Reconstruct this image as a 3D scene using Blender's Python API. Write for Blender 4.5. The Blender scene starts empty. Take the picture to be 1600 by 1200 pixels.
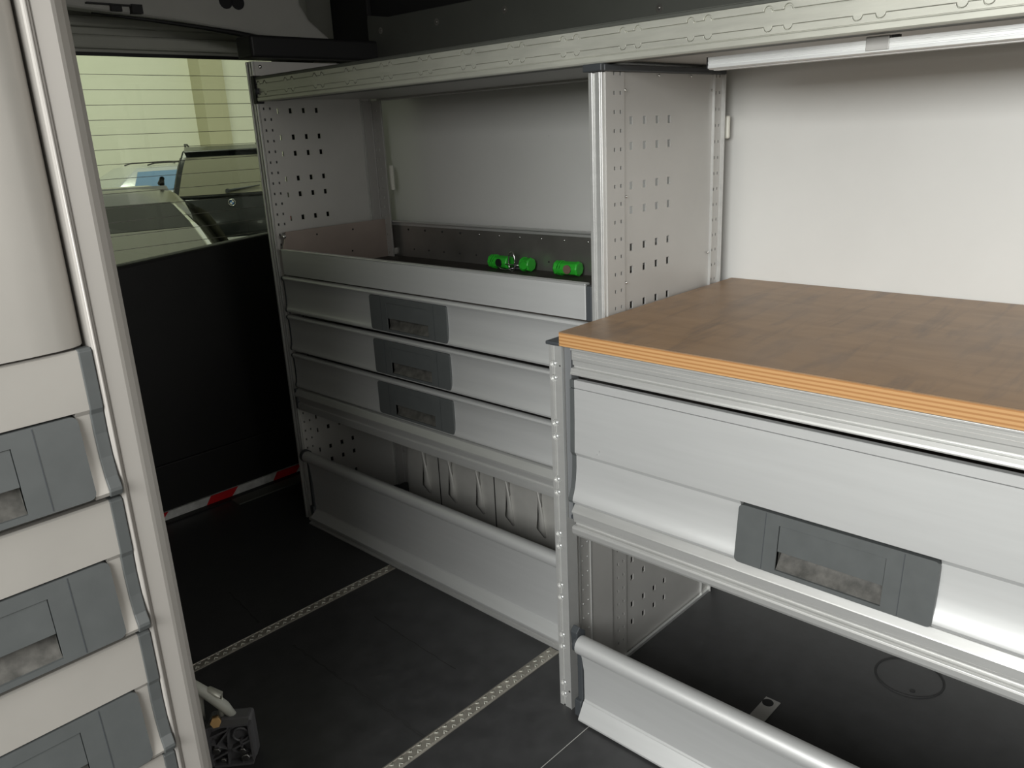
import bpy, bmesh, math, random
from mathutils import Vector, Matrix
random.seed(7)
D = bpy.data
SC = bpy.context.scene
COL = SC.collection
PI = math.pi

# ---------------------------------------------------------------- camera, light, exposure
cam_d = D.cameras.new('camera'); cam = D.objects.new('camera', cam_d); COL.objects.link(cam)
cam_d.sensor_fit = 'HORIZONTAL'; cam_d.sensor_width = 36; cam_d.lens = 1267.6 / 1600 * 36
cam_d.clip_start = 0.02
Rt = Vector((0.68412821, -0.7279115, -0.04597222)); Dn = Vector((-0.24675329, -0.17167589, -0.9537506)); Fw = Vector((0.68635371, 0.66383148, -0.29706288))
cam.matrix_world = Matrix(((Rt.x, -Dn.x, -Fw.x, 0), (Rt.y, -Dn.y, -Fw.y, 0), (Rt.z, -Dn.z, -Fw.z, 1.25), (0, 0, 0, 1)))
SC.camera = cam
vs = SC.view_settings
vs.view_transform = 'Standard'; vs.look = 'None'; vs.gamma = 1; vs.use_curve_mapping = False
vs.exposure = 0.47
w = D.worlds.new('garage'); SC.world = w; w.use_nodes = True
bg = w.node_tree.nodes['Background']; bg.inputs[0].default_value = (1.0, 0.985, 0.93, 1); bg.inputs[1].default_value = 0.5

def area(name, loc, target, sx, sy, power, col):
    l = D.lights.new(name, 'AREA'); l.shape = 'RECTANGLE'; l.size = sx; l.size_y = sy; l.energy = power; l.color = col
    o = D.objects.new(name, l); COL.objects.link(o); o.location = loc
    o.rotation_euler = (Vector(target) - Vector(loc)).to_track_quat('-Z', 'Y').to_euler()
    return o
# daylight of the open garage door, falling in through the van's sliding-door opening
area('garage_daylight', (-1.9, -.25, 2.0), (1.6, .55, 0.85), 2.0, 1.1, 102, (0.985, 1.0, 0.985))
# added fill from the cab side, brightening the panels that face forward
area('cab_side_fill', (1.1, -2.3, 1.75), (1.25, 2.0, 1.0), 1.3, .6, 13, (1.0, .97, .93))
area('garage_wall_fill', (6.5, 12.0, 5.2), (9.0, 21.0, 1.5), 5.0, 2.0, 420, (1.0, 1.0, 0.92))  # unseen lamp added to brighten the garage wall

# ---------------------------------------------------------------- materials
def mat(name, col, rough=.5, metal=0., nscale=None, namt=.0, bump=0., stretch=(1, 1, 1), rvar=0., spec=None, coat=0., col2=None):
    m = D.materials.new(name); m.use_nodes = True; nt = m.node_tree; b = nt.nodes['Principled BSDF']
    b.inputs['Base Color'].default_value = (*col, 1); b.inputs['Roughness'].default_value = rough; b.inputs['Metallic'].default_value = metal
    if spec is not None: b.inputs['Specular IOR Level'].default_value = spec
    if coat: b.inputs['Coat Weight'].default_value = coat; b.inputs['Coat Roughness'].default_value = .05
    if nscale:
        tc = nt.nodes.new('ShaderNodeTexCoord'); mp = nt.nodes.new('ShaderNodeMapping'); mp.inputs['Scale'].default_value = stretch
        nz = nt.nodes.new('ShaderNodeTexNoise'); nz.inputs['Scale'].default_value = nscale; nz.inputs['Detail'].default_value = 6; nz.inputs['Roughness'].default_value = .6
        nt.links.new(tc.outputs['Object'], mp.inputs[0]); nt.links.new(mp.outputs[0], nz.inputs[0])
        r = nt.nodes.new('ShaderNodeValToRGB'); r.color_ramp.elements[0].position = .3; r.color_ramp.elements[1].position = .7
        c2 = col2 if col2 else tuple(c * (1 - namt) for c in col)
        r.color_ramp.elements[0].color = (*c2, 1); r.color_ramp.elements[1].color = (*[min(1, c * (1 + (0 if col2 else namt * .6))) for c in col], 1)
        nt.links.new(nz.outputs[0], r.inputs[0]); nt.links.new(r.outputs[0], b.inputs['Base Color'])
        if bump:
            bp = nt.nodes.new('ShaderNodeBump'); bp.inputs['Strength'].default_value = bump; bp.inputs['Distance'].default_value = .002
            nt.links.new(nz.outputs[0], bp.inputs['Height']); nt.links.new(bp.outputs[0], b.inputs['Normal'])
        if rvar:
            mr = nt.nodes.new('ShaderNodeMapRange'); mr.inputs[3].default_value = rough - rvar; mr.inputs[4].default_value = rough + rvar
            nt.links.new(nz.outputs[0], mr.inputs[0]); nt.links.new(mr.outputs[0], b.inputs['Roughness'])
    return m
M = {}
M['alu'] = mat('anodised_aluminium', (.62, .625, .62), .42, .5, 9, .03, .0, (6, .5, 8), .03)
M['alu_rail'] = mat('aluminium_profile', (.60, .60, .585), .36, .6, 14, .035, 0, (5, .6, 5), .06)
M['alu_beam'] = mat('scuffed_aluminium_beam', (.60, .60, .53), .45, .45, 7, .10, .05, (6, 1.2, 10), .06)
M['alu_top'] = mat('bright_aluminium', (.74, .75, .74), .3, .7)
M['sheet'] = mat('grey_coated_sheet', (.47, .46, .44), .42, .3, 6, .06, 0, (1, 1, 1), .06)
M['sheet_dk'] = mat('galvanised_tray_sheet', (.30, .29, .27), .32, .75, 5, .22, 0, (1, 1, 1), .08)
M['cab'] = mat('warm_grey_cabinet_sheet', (.40, .38, .35), .42, .2, 5, .06, 0, (1, 1, 1), .05)
M['cabpost'] = mat('warm_grey_cabinet_post', (.37, .35, .325), .42, .15)
M['plastic'] = mat('slate_grey_plastic', (.080, .086, .086), .45, 0, 30, .08, .03, (1, 1, 1), .05)
M['plastic_dirt'] = mat('dusty_slate_plastic', (.11, .105, .095), .6, 0, 45, .3, .1, (1, 1, 1), .05, col2=(.035, .034, .030))
M['plastic_dk'] = mat('dark_grey_plastic', (.045, .05, .055), .5)
M['black'] = mat('black_plastic', (.008, .008, .009), .55)
M['blackdoor'] = mat('black_door_lining', (.0045, .0045, .0045), .6, 0, 20, .2, .1)
M['seam'] = mat('dark_seam', (.02, .02, .02), .8)
M['steel'] = mat('zinc_steel', (.72, .72, .70), .25, 1.)
M['brass'] = mat('brass', (.75, .48, .22), .3, 1.)
M['green'] = mat('green_plastic', (.03, .42, .03), .38, 0, 25, .15, .05)
M['white_pl'] = mat('ivory_plastic', (.75, .74, .66), .45)
M['red'] = mat('red_reflective_tape', (.55, .01, .015), .4)
M['white_tape'] = mat('white_reflective_tape', (.62, .63, .62), .4, 0, 30, .3)
M['bodygrey'] = mat('grey_van_paint', (.46, .46, .43), .5, 0, 4, .08)
M['roofdark'] = mat('dark_roof_lining', (.012, .012, .012), .8)
M['ledge'] = mat('dark_grey_shelf_metal', (.12, .125, .11), .5, .3, 4, .1)
M['sheet_warm'] = mat('tray_sheet_warm_reflection', (.42, .35, .31), .4, .5, 5, .12)  # warm reflected light is put into the sheet colour
M['filler'] = mat('mid_grey_plastic', (.15, .155, .16), .5)
M['header'] = mat('grey_green_header_paint', (.45, .46, .41), .55, 0, 4, .08)
M['bracket'] = mat('charcoal_ribbed_plastic', (.10, .10, .105), .45)
M['track'] = mat('dull_track_aluminium', (.33, .31, .27), .5, .5, 20, .3)
M['arch'] = mat('grey_wheel_arch_paint', (.52, .51, .48), .45, .3, 6, .15)
M['garage'] = mat('pale_garage_wall', (.80, .80, .70), .8, 0, 1.5, .03)
M['pillar'] = mat('beige_pillar_paint', (.50, .48, .34), .8)
M['gfloor'] = mat('garage_concrete', (.28, .27, .24), .8, 0, 3, .15)
M['carblack'] = mat('black_car_paint', (.006, .008, .009), .15, 0, spec=.35, coat=.2)
M['carsilver'] = mat('silver_car_paint', (.55, .58, .60), .25, .6, coat=.6)
M['carglass'] = mat('car_glass_beige_reflection', (.17, .165, .12), .08, 0, spec=.6)  # beige reflection of the surroundings painted as base colour
M['carglass_blue'] = mat('car_glass_blue_reflection', (.12, .22, .38), .06, 0, spec=.9, coat=1)  # blue sky reflection painted as base colour
M['chrome'] = mat('chrome', (.85, .86, .86), .12, 1.)
M['tyre'] = mat('tyre_rubber', (.02, .02, .02), .8)
M['logoblue'] = mat('badge_blue', (.05, .18, .5), .3)
M['logowhite'] = mat('badge_white', (.8, .8, .8), .3)

def back_wall_mat():
    m = mat('wall_lining_sheet', (.70, .695, .67), .42, .15, 3, .03, 0, (1, 1, 1), .05)
    nt = m.node_tree; b = nt.nodes['Principled BSDF']
    src = b.inputs['Base Color'].links[0].from_socket
    tc = nt.nodes.new('ShaderNodeTexCoord'); mp = nt.nodes.new('ShaderNodeMapping'); mp.inputs['Scale'].default_value = (1, 14, 40)
    nz = nt.nodes.new('ShaderNodeTexNoise'); nz.inputs['Scale'].default_value = 1.1; nz.inputs['Detail'].default_value = 5; nz.inputs['Roughness'].default_value = .7
    r = nt.nodes.new('ShaderNodeValToRGB'); r.color_ramp.elements[0].position = .74; r.color_ramp.elements[1].position = .80
    mx = nt.nodes.new('ShaderNodeMix'); mx.data_type = 'RGBA'; mx.inputs[7].default_value = (.22, .22, .21, 1)
    nt.links.new(tc.outputs['Object'], mp.inputs[0]); nt.links.new(mp.outputs[0], nz.inputs[0]); nt.links.new(nz.outputs[0], r.inputs[0])
    nt.links.new(r.outputs[0], mx.inputs[0]); nt.links.new(src, mx.inputs[6]); nt.links.new(mx.outputs[2], b.inputs['Base Color'])
    return m
M['wall'] = back_wall_mat()

def floor_mat():
    m = mat('black_floor_board', (.036, .036, .037), .42, 0, 18, .25, .2, (1, 1, 1), .1, spec=.45)
    nt = m.node_tree; b = nt.nodes['Principled BSDF']
    src = b.inputs['Base Color'].links[0].from_socket
    tc = nt.nodes.new('ShaderNodeTexCoord')
    v = nt.nodes.new('ShaderNodeTexNoise'); v.inputs['Scale'].default_value = 38; v.inputs['Detail'].default_value = 3
    r = nt.nodes.new('ShaderNodeValToRGB'); r.color_ramp.elements[0].position = .76; r.color_ramp.elements[1].position = .80
    mx = nt.nodes.new('ShaderNodeMix'); mx.data_type = 'RGBA'; mx.inputs[7].default_value = (.09, .09, .085, 1)
    nt.links.new(tc.outputs['Object'], v.inputs[0]); nt.links.new(v.outputs[0], r.inputs[0])
    nt.links.new(r.outputs[0], mx.inputs[0]); nt.links.new(src, mx.inputs[6]); nt.links.new(mx.outputs[2], b.inputs['Base Color'])
    return m
M['floor'] = floor_mat()

def wood_mats():
    m = D.materials.new('worn_plywood_top'); m.use_nodes = True; nt = m.node_tree; b = nt.nodes['Principled BSDF']
    tc = nt.nodes.new('ShaderNodeTexCoord')
    def noise(scale, st, det=8):
        mp = nt.nodes.new('ShaderNodeMapping'); mp.inputs['Scale'].default_value = st
        nz = nt.nodes.new('ShaderNodeTexNoise'); nz.inputs['Scale'].default_value = scale; nz.inputs['Detail'].default_value = det; nz.inputs['Roughness'].default_value = .62; nz.inputs['Distortion'].default_value = .4
        nt.links.new(tc.outputs['Object'], mp.inputs[0]); nt.links.new(mp.outputs[0], nz.inputs[0]); return nz
    g = noise(3, (7, 1.6, 1)); r = nt.nodes.new('ShaderNodeValToRGB')
    e = r.color_ramp.elements; e[0].position = .2; e[0].color = (.20, .115, .055, 1); e[1].position = .85; e[1].color = (.35, .215, .112, 1)
    nt.links.new(g.outputs[0], r.inputs[0])
    s = noise(4.2, (.9, 5.5, 1), 5); rs = nt.nodes.new('ShaderNodeValToRGB'); rs.color_ramp.elements[0].position = .50; rs.color_ramp.elements[1].position = .66
    rs.color_ramp.elements[1].color = (.5, .5, .5, 1)
    nt.links.new(s.outputs[0], rs.inputs[0])
    mx = nt.nodes.new('ShaderNodeMix'); mx.data_type = 'RGBA'; mx.inputs[7].default_value = (.085, .062, .052, 1)
    nt.links.new(rs.outputs[0], mx.inputs[0]); nt.links.new(r.outputs[0], mx.inputs[6])
    s2 = noise(2.2, (1, 1, 1), 3); r2 = nt.nodes.new('ShaderNodeValToRGB'); r2.color_ramp.elements[0].position = .45; r2.color_ramp.elements[1].position = .8
    mx2 = nt.nodes.new('ShaderNodeMix'); mx2.data_type = 'RGBA'; mx2.inputs[7].default_value = (.27, .18, .115, 1)
    nt.links.new(s2.outputs[0], r2.inputs[0]); nt.links.new(r2.outputs[0], mx2.inputs[0]); nt.links.new(mx.outputs[2], mx2.inputs[6])
    nt.links.new(mx2.outputs[2], b.inputs['Base Color'])
    b.inputs['Roughness'].default_value = .42; b.inputs['Specular IOR Level'].default_value = .5
    M['wood'] = m
    m = D.materials.new('plywood_edge_layers'); m.use_nodes = True; nt = m.node_tree; b = nt.nodes['Principled BSDF']
    tc = nt.nodes.new('ShaderNodeTexCoord'); sp = nt.nodes.new('ShaderNodeSeparateXYZ'); nt.links.new(tc.outputs['Object'], sp.inputs[0])
    nz = nt.nodes.new('ShaderNodeTexNoise'); nz.inputs['Scale'].default_value = 6; nt.links.new(tc.outputs['Object'], nz.inputs[0])
    ma = nt.nodes.new('ShaderNodeMath'); ma.operation = 'MULTIPLY'; ma.inputs[1].default_value = 2 * PI / .0068; nt.links.new(sp.outputs[2], ma.inputs[0])
    ad = nt.nodes.new('ShaderNodeMath'); ad.operation = 'MULTIPLY_ADD'; ad.inputs[1].default_value = 1.2; nt.links.new(nz.outputs[0], ad.inputs[0]); nt.links.new(ma.outputs[0], ad.inputs[2])
    si = nt.nodes.new('ShaderNodeMath'); si.operation = 'SINE'; nt.links.new(ad.outputs[0], si.inputs[0])
    r = nt.nodes.new('ShaderNodeValToRGB'); mr = nt.nodes.new('ShaderNodeMapRange'); mr.inputs[1].default_value = -1; mr.inputs[2].default_value = 1
    nt.links.new(si.outputs[0], mr.inputs[0]); nt.links.new(mr.outputs[0], r.inputs[0])
    e = r.color_ramp.elements; e[0].position = .15; e[0].color = (.36, .17, .055, 1); e[1].position = .6; e[1].color = (.50, .28, .115, 1)
    nt.links.new(r.outputs[0], b.inputs['Base Color']); b.inputs['Roughness'].default_value = .6
    M['woodedge'] = m
wood_mats()

def glass_mat(name, tint, refl=.06):
    m = D.materials.new(name); m.use_nodes = True; nt = m.node_tree; nt.nodes.clear()
    o = nt.nodes.new('ShaderNodeOutputMaterial'); t = nt.nodes.new('ShaderNodeBsdfTransparent'); t.inputs[0].default_value = (*tint, 1)
    g = nt.nodes.new('ShaderNodeBsdfGlossy'); g.inputs['Roughness'].default_value = .02
    f = nt.nodes.new('ShaderNodeFresnel'); f.inputs[0].default_value = 1.45; mx = nt.nodes.new('ShaderNodeMixShader')
    nt.links.new(f.outputs[0], mx.inputs[0]); nt.links.new(t.outputs[0], mx.inputs[1]); nt.links.new(g.outputs[0], mx.inputs[2]); nt.links.new(mx.outputs[0], o.inputs[0])
    return m
M['glass'] = glass_mat('green_tinted_glass', (.76, .80, .71))

# ---------------------------------------------------------------- mesh helpers
class MB:
    def __init__(s): s.bm = bmesh.new()
    def box(s, x0, x1, y0, y1, z0, z1):
        v = [s.bm.verts.new(p) for p in ((x0, y0, z0), (x1, y0, z0), (x1, y1, z0), (x0, y1, z0), (x0, y0, z1), (x1, y0, z1), (x1, y1, z1), (x0, y1, z1))]
        for f in ((3, 2, 1, 0), (4, 5, 6, 7), (0, 1, 5, 4), (1, 2, 6, 5), (2, 3, 7, 6), (3, 0, 4, 7)): s.bm.faces.new([v[i] for i in f])
        return s
    def ext(s, pts, a0, a1, fn, smooth=False):
        """closed 2D outline extruded between a0 and a1; fn(u, v, a) -> xyz"""
        A = [s.bm.verts.new(fn(u, v, a0)) for u, v in pts]; B = [s.bm.verts.new(fn(u, v, a1)) for u, v in pts]
        n = len(pts)
        for i in range(n):
            f = s.bm.faces.new((A[i], A[(i + 1) % n], B[(i + 1) % n], B[i])); f.smooth = smooth
        s.bm.faces.new(A); s.bm.faces.new(B[::-1])
        return s
    def tube(s, pts, r, n=10, cap=True, closed=False):
        pts = [Vector(p) for p in pts]; rings = []; m = len(pts); up = Vector((.013, .021, 1)).normalized()
        for i, p in enumerate(pts):
            if closed: t = pts[(i + 1) % m] - pts[i - 1]
            else: t = pts[min(i + 1, m - 1)] - pts[max(i - 1, 0)]
            t.normalize(); a = t.cross(up)
            if a.length < 1e-3: a = t.cross(Vector((1, 0, 0)))
            a.normalize(); b = t.cross(a); rr = r[i] if isinstance(r, (list, tuple)) else r
            rings.append([s.bm.verts.new(p + a * rr * math.cos(2 * PI * k / n) + b * rr * math.sin(2 * PI * k / n)) for k in range(n)])
        for i in range(m if closed else m - 1):
            R0, R1 = rings[i], rings[(i + 1) % m]
            for k in range(n):
                f = s.bm.faces.new((R0[k], R0[(k + 1) % n], R1[(k + 1) % n], R1[k])); f.smooth = True
        if cap and not closed: s.bm.faces.new(rings[0][::-1]); s.bm.faces.new(rings[-1])
        return s
    def disc(s, c, ax, r, h, n=12):
        c = Vector(c); ax = Vector(ax).normalized()
        return s.tube([c, c + ax * h], r, n)
    def dome(s, c, ax, r, n=10, flat=.6):
        c = Vector(c); ax = Vector(ax).normalized()
        pts = [c + ax * (flat * r * math.sin(a)) for a in (0, .5, 1.0, 1.35)]
        return s.tube(pts, [r * math.cos(a) for a in (0, .5, 1.0, 1.35)], n)
    def quad(s, *p):
        s.bm.faces.new([s.bm.verts.new(q) for q in p]); return s
    def grid(s, rows):
        V = [[s.bm.verts.new(p) for p in r] for r in rows]
        for i in range(len(V) - 1):
            for j in range(len(V[0]) - 1):
                f = s.bm.faces.new((V[i][j], V[i][j + 1], V[i + 1][j + 1], V[i + 1][j])); f.smooth = True
        return s
    def sheet(s, u0, u1, v0, v1, holes, fn, th=.002):
        """flat sheet with real rectangular holes [(u0,u1,v0,v1)]; fn(u, v, n) -> xyz"""
        us = sorted({round(x, 5) for x in [u0, u1] + [h[0] for h in holes] + [h[1] for h in holes] if u0 <= x <= u1})
        vv = sorted({round(x, 5) for x in [v0, v1] + [h[2] for h in holes] + [h[3] for h in holes] if v0 <= x <= v1})
        solid = {}
        for i in range(len(us) - 1):
            for j in range(len(vv) - 1):
                cu, cv = (us[i] + us[i + 1]) / 2, (vv[j] + vv[j + 1]) / 2
                solid[i, j] = not any(h[0] < cu < h[1] and h[2] < cv < h[3] for h in holes)
        cache = {}
        def V(i, j, k):
            if (i, j, k) not in cache: cache[i, j, k] = s.bm.verts.new(fn(us[i], vv[j], k * th))
            return cache[i, j, k]
        for (i, j), ok in solid.items():
            if not ok: continue
            s.bm.faces.new((V(i, j, 0), V(i + 1, j, 0), V(i + 1, j + 1, 0), V(i, j + 1, 0)))
            s.bm.faces.new((V(i, j + 1, 1), V(i + 1, j + 1, 1), V(i + 1, j, 1), V(i, j, 1)))
            for di, dj, a, b in ((-1, 0, (i, j), (i, j + 1)), (1, 0, (i + 1, j + 1), (i + 1, j)), (0, -1, (i + 1, j), (i, j)), (0, 1, (i, j + 1), (i + 1, j + 1))):
                if not solid.get((i + di, j + dj), False):
                    s.bm.faces.new((V(*a, 0), V(*b, 0), V(*b, 1), V(*a, 1)))
        return s
    def build(s, name, m, parent=None, bevel=0., seg=2, local=False, smooth=False, sub=0):
        bmesh.ops.recalc_face_normals(s.bm, faces=s.bm.faces)
        off = Vector((0, 0, 0))
        if parent is not None and not local:
            p = parent
            while p is not None: off += p.location; p = p.parent
            for v in s.bm.verts: v.co -= off
        me = D.meshes.new(name); s.bm.to_mesh(me); s.bm.free()
        if smooth:
            for p in me.polygons: p.use_smooth = True
        me.materials.append(m)
        o = D.objects.new(name, me); COL.objects.link(o); o.parent = parent
        if bevel:
            b = o.modifiers.new('bevel', 'BEVEL'); b.width = bevel; b.segments = seg; b.limit_method = 'ANGLE'; b.angle_limit = .6
        if sub:
            q = o.modifiers.new('sub', 'SUBSURF'); q.levels = sub; q.render_levels = sub
        return o

def tag(o, label=None, cat=None, group=None, kind=None):
    if label: o['label'] = label
    if cat: o['category'] = cat
    if group: o['group'] = group
    if kind: o['kind'] = kind
    return o
def empty(name, loc, label, cat, group=None, rz=0):
    o = D.objects.new(name, None); COL.objects.link(o); o.location = loc; o.rotation_euler = (0, 0, rz); o.empty_display_size = .05
    return tag(o, label, cat, group)
def structure(o): o['kind'] = 'structure'; return o
def kids(o): return [c for c in D.objects if c.parent == o]
def copy_tree(o, parent=None, shift=(0, 0, 0)):
    c = o.copy(); COL.objects.link(c); c.parent = parent; c.location = o.location + Vector(shift)
    for ch in kids(o): copy_tree(ch, c)
    return c
XZ = lambda xf: (lambda d, z, y: (xf - d, y, z))          # profile facing -x, running along y
YZ = lambda yf: (lambda d, z, x: (x, yf - d, z))          # profile facing -y, running along x

def notched(t0, t1, edge, sign, cs, r, far):
    """outline of a plate whose edge (at v=edge) has half-round notches cut towards sign*v"""
    pts = [(t0, edge)]
    for c in sorted(cs):
        if c - r <= t0 or c + r >= t1: continue
        for k in range(9):
            a = PI - PI * k / 8
            pts.append((c + r * math.cos(a), edge + sign * r * math.sin(a)))
    pts += [(t1, edge), (t1, far), (t0, far)]
    return pts

# ================================================================ THE VAN SHELL
XW = 1.84
b = MB().box(-.30, XW + .02, -1.0, 2.74, -.05, 0); fl = structure(b.build('floor', M['floor']))
# worn scuff lines in the floor covering
def scuff(pts, wid):
    b = MB(); L = []; R = []
    for i, (x, y) in enumerate(pts):
        q = pts[min(i + 1, len(pts) - 1)]; p = pts[max(i - 1, 0)]
        t = Vector((q[0] - p[0], q[1] - p[1], 0)).normalized(); n = Vector((-t.y, t.x, 0)); ww = wid * random.uniform(.3, 1)
        L.append((x + n.x * ww, y + n.y * ww, .0006)); R.append((x - n.x * ww, y - n.y * ww, .0006))
    for i in range(len(pts) - 1): b.quad(L[i], L[i + 1], R[i + 1], R[i])
    b.build('scuff_mark', M['seam'], fl)
scuff([(.894 + random.uniform(-.003, .003), 1.70 - i * .02) for i in range(27)], .0045)
scuff([(.915 - i * .003 + random.uniform(-.002, .002), 2.08 - i * .024) for i in range(10)], .003)
scuff([(1.109 - i * .0008 + random.uniform(-.002, .002), 1.64 - i * .02) for i in range(18)], .0022)
MB().box(.5, 1.19, .9265, .928, 0, .0004).build('board_seam', M['sheet'], fl)
# oval floor cover and perforated plate in the near lower bay
b = MB(); b.tube([(1.755 + .072 * math.cos(2 * PI * k / 40), .462 + .072 * math.sin(2 * PI * k / 40), 0.0) for k in range(40)], .0028, 6, closed=True)
b.build('cover_groove', M['seam'], fl)
MB().disc((1.71, .44, 0), (0, 0, 1), .006, .001).build('cover_hole', M['black'], fl)
structure(MB().box(XW, XW + .03, -1.0, 2.74, .0, 1.8).build('wall_right', M['wall']))
structure(MB().box(-.30, -.26, 1.0, 2.74, 0, 1.8).build('wall_left', M['bodygrey']))
structure(MB().box(-.30, -.26, -1.0, -.55, 0, 1.8).box(-.30, -.26, -.55, 1.0, 1.77, 1.8).build('wall_left', M['bodygrey']))
structure(MB().box(-.30, XW + .03, -1.04, -1.0, 0, .75).build('wall_front', M['bodygrey']))
structure(MB().box(-.30, XW + .03, -1.04, 2.78, 1.8, 1.84).build('ceiling', M['bodygrey']))

# rear door: black lining below, grey pressed frame above, window between
d1 = empty('door_1', (1.0, 2.71, 0), None, None); structure(d1)
b = MB()
# lining with a bowed top edge
N = 24; top = []
for i in range(N + 1):
    x = -.30 + 2.16 * i / N; z = .885 + .045 * max(0, (x - .9)) ** 1.0 * 1.6 + .0; z = min(z, .958); top.append((x, z))
pts = [(-.30, .0)] + top + [(1.86, .0)]
b.ext(pts, 2.712, 2.78, lambda u, v, a: (u, a, v)); b.build('door_lining', M['blackdoor'], d1, bevel=.01)
MB().box(-.26, XW, 2.700, 2.714, .03, .20).build('lower_panel', M['blackdoor'], d1, bevel=.004)
MB().box(-.30, XW + .02, 2.72, 2.78, 1.532, 1.80).build('window_header', M['header'], d1, bevel=.004)
MB().box(-.30, XW, 2.700, 2.722, 1.545, 1.585).box(-.30, XW, 2.69, 2.722, 1.605, 1.635).build('header_fold', M['header'], d1, bevel=.008)
MB().box(1.70, XW + .02, 2.715, 2.78, .9, 1.54).build('window_jamb', M['blackdoor'], d1, bevel=.01)
MB().box(-.30, XW, 2.712, 2.722, 1.526, 1.536).build('window_seal', M['black'], d1)
# striped tape along the foot of the door
MB().box(.6, 1.66, 2.690, 2.6995, .001, .033).build('hazard_tape', M['white_tape'], d1)
for x0 in (.62, .89, 1.157, 1.43):
    b = MB(); b.ext([(x0, .0045), (x0 + .10, .0045), (x0 + .128, .0335), (x0 + .02, .0335)], 2.6885, 2.690, lambda u, v, a: (u, a, v)); b.build('red_stripe', M['red'], d1)
MB().box(1.237, 1.66, 2.60, 2.66, 0, .006).build('sill_trim', M['ledge'], d1, bevel=.002)
MB().box(.3, 1.84, 2.662, 2.70, 0, .004).build('sill_strip', M['blackdoor'], d1)
w1 = MB().box(-.30, 1.71, 2.742, 2.747, .86, 1.54).build('window_1', M['glass']); structure(w1)
b = MB()
for k in range(14):
    z = 1.475 - k * .0445; b.box(-.28, 1.70, 2.7395, 2.7405, z - .0008, z + .0008)
b.build('defroster_wires', M['sheet_dk'], w1)
# pale pressed roof frame and dark seal at the rear
fr = structure(MB().ext([(-.28, 1.66), (.9, 1.628), (1.26, 1.606), (1.55, 1.572), (1.62, 1.566), (1.70, 1.545), (1.80, 1.538), (1.79, 1.57), (1.75, 1.60), (1.70, 1.635), (1.67, 1.68), (1.665, 1.78), (-.28, 1.78)], 2.50, 2.56,
                        lambda u, v, a: (u, a, v)).build('trim_1', M['bodygrey'], bevel=.012, seg=3))
b = MB().tube([(1.0, 2.52, 1.617), (1.15, 2.505, 1.606), (1.3, 2.50, 1.594), (1.42, 2.497, 1.582), (1.52, 2.495, 1.566), (1.60, 2.495, 1.548)], [.002, .005, .006, .008, .011, .014], 8)
b.build('roof_seal', M['black'], fr)
MB().box(.98, 1.13, 2.485, 2.502, 1.636, 1.640).box(1.10, 1.13, 2.482, 2.505, 1.618, 1.642).box(1.045, 1.075, 2.49, 2.501, 1.622, 1.636).build('frame_slot', M['black'], fr)
MB().disc((1.44, 2.503, 1.672), (0, -1, 0), .022, .006, 16).disc((1.40, 2.503, 1.672), (0, -1, 0), .022, .006, 16).build('frame_hole', M['black'], fr)
structure(MB().box(1.80, XW, -1.0, 2.5, 1.56, 1.8).box(1.785, XW, 2.30, 2.5, 1.50, 1.8).build('trim_2', M['roofdark'], bevel=.004))

# ================================================================ OUTSIDE: THE GARAGE
GZ = -.60
structure(MB().box(-14, 28, -9, 23, GZ - .1, GZ).build('floor_garage', M['gfloor']))
structure(MB().box(-10, 26, 22.0, 22.3, GZ, 7).build('wall_garage', M['garage']))
structure(MB().box(10.98, 11.63, 21.4, 22.0, GZ, 7).build('trim_3', M['pillar']))

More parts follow.
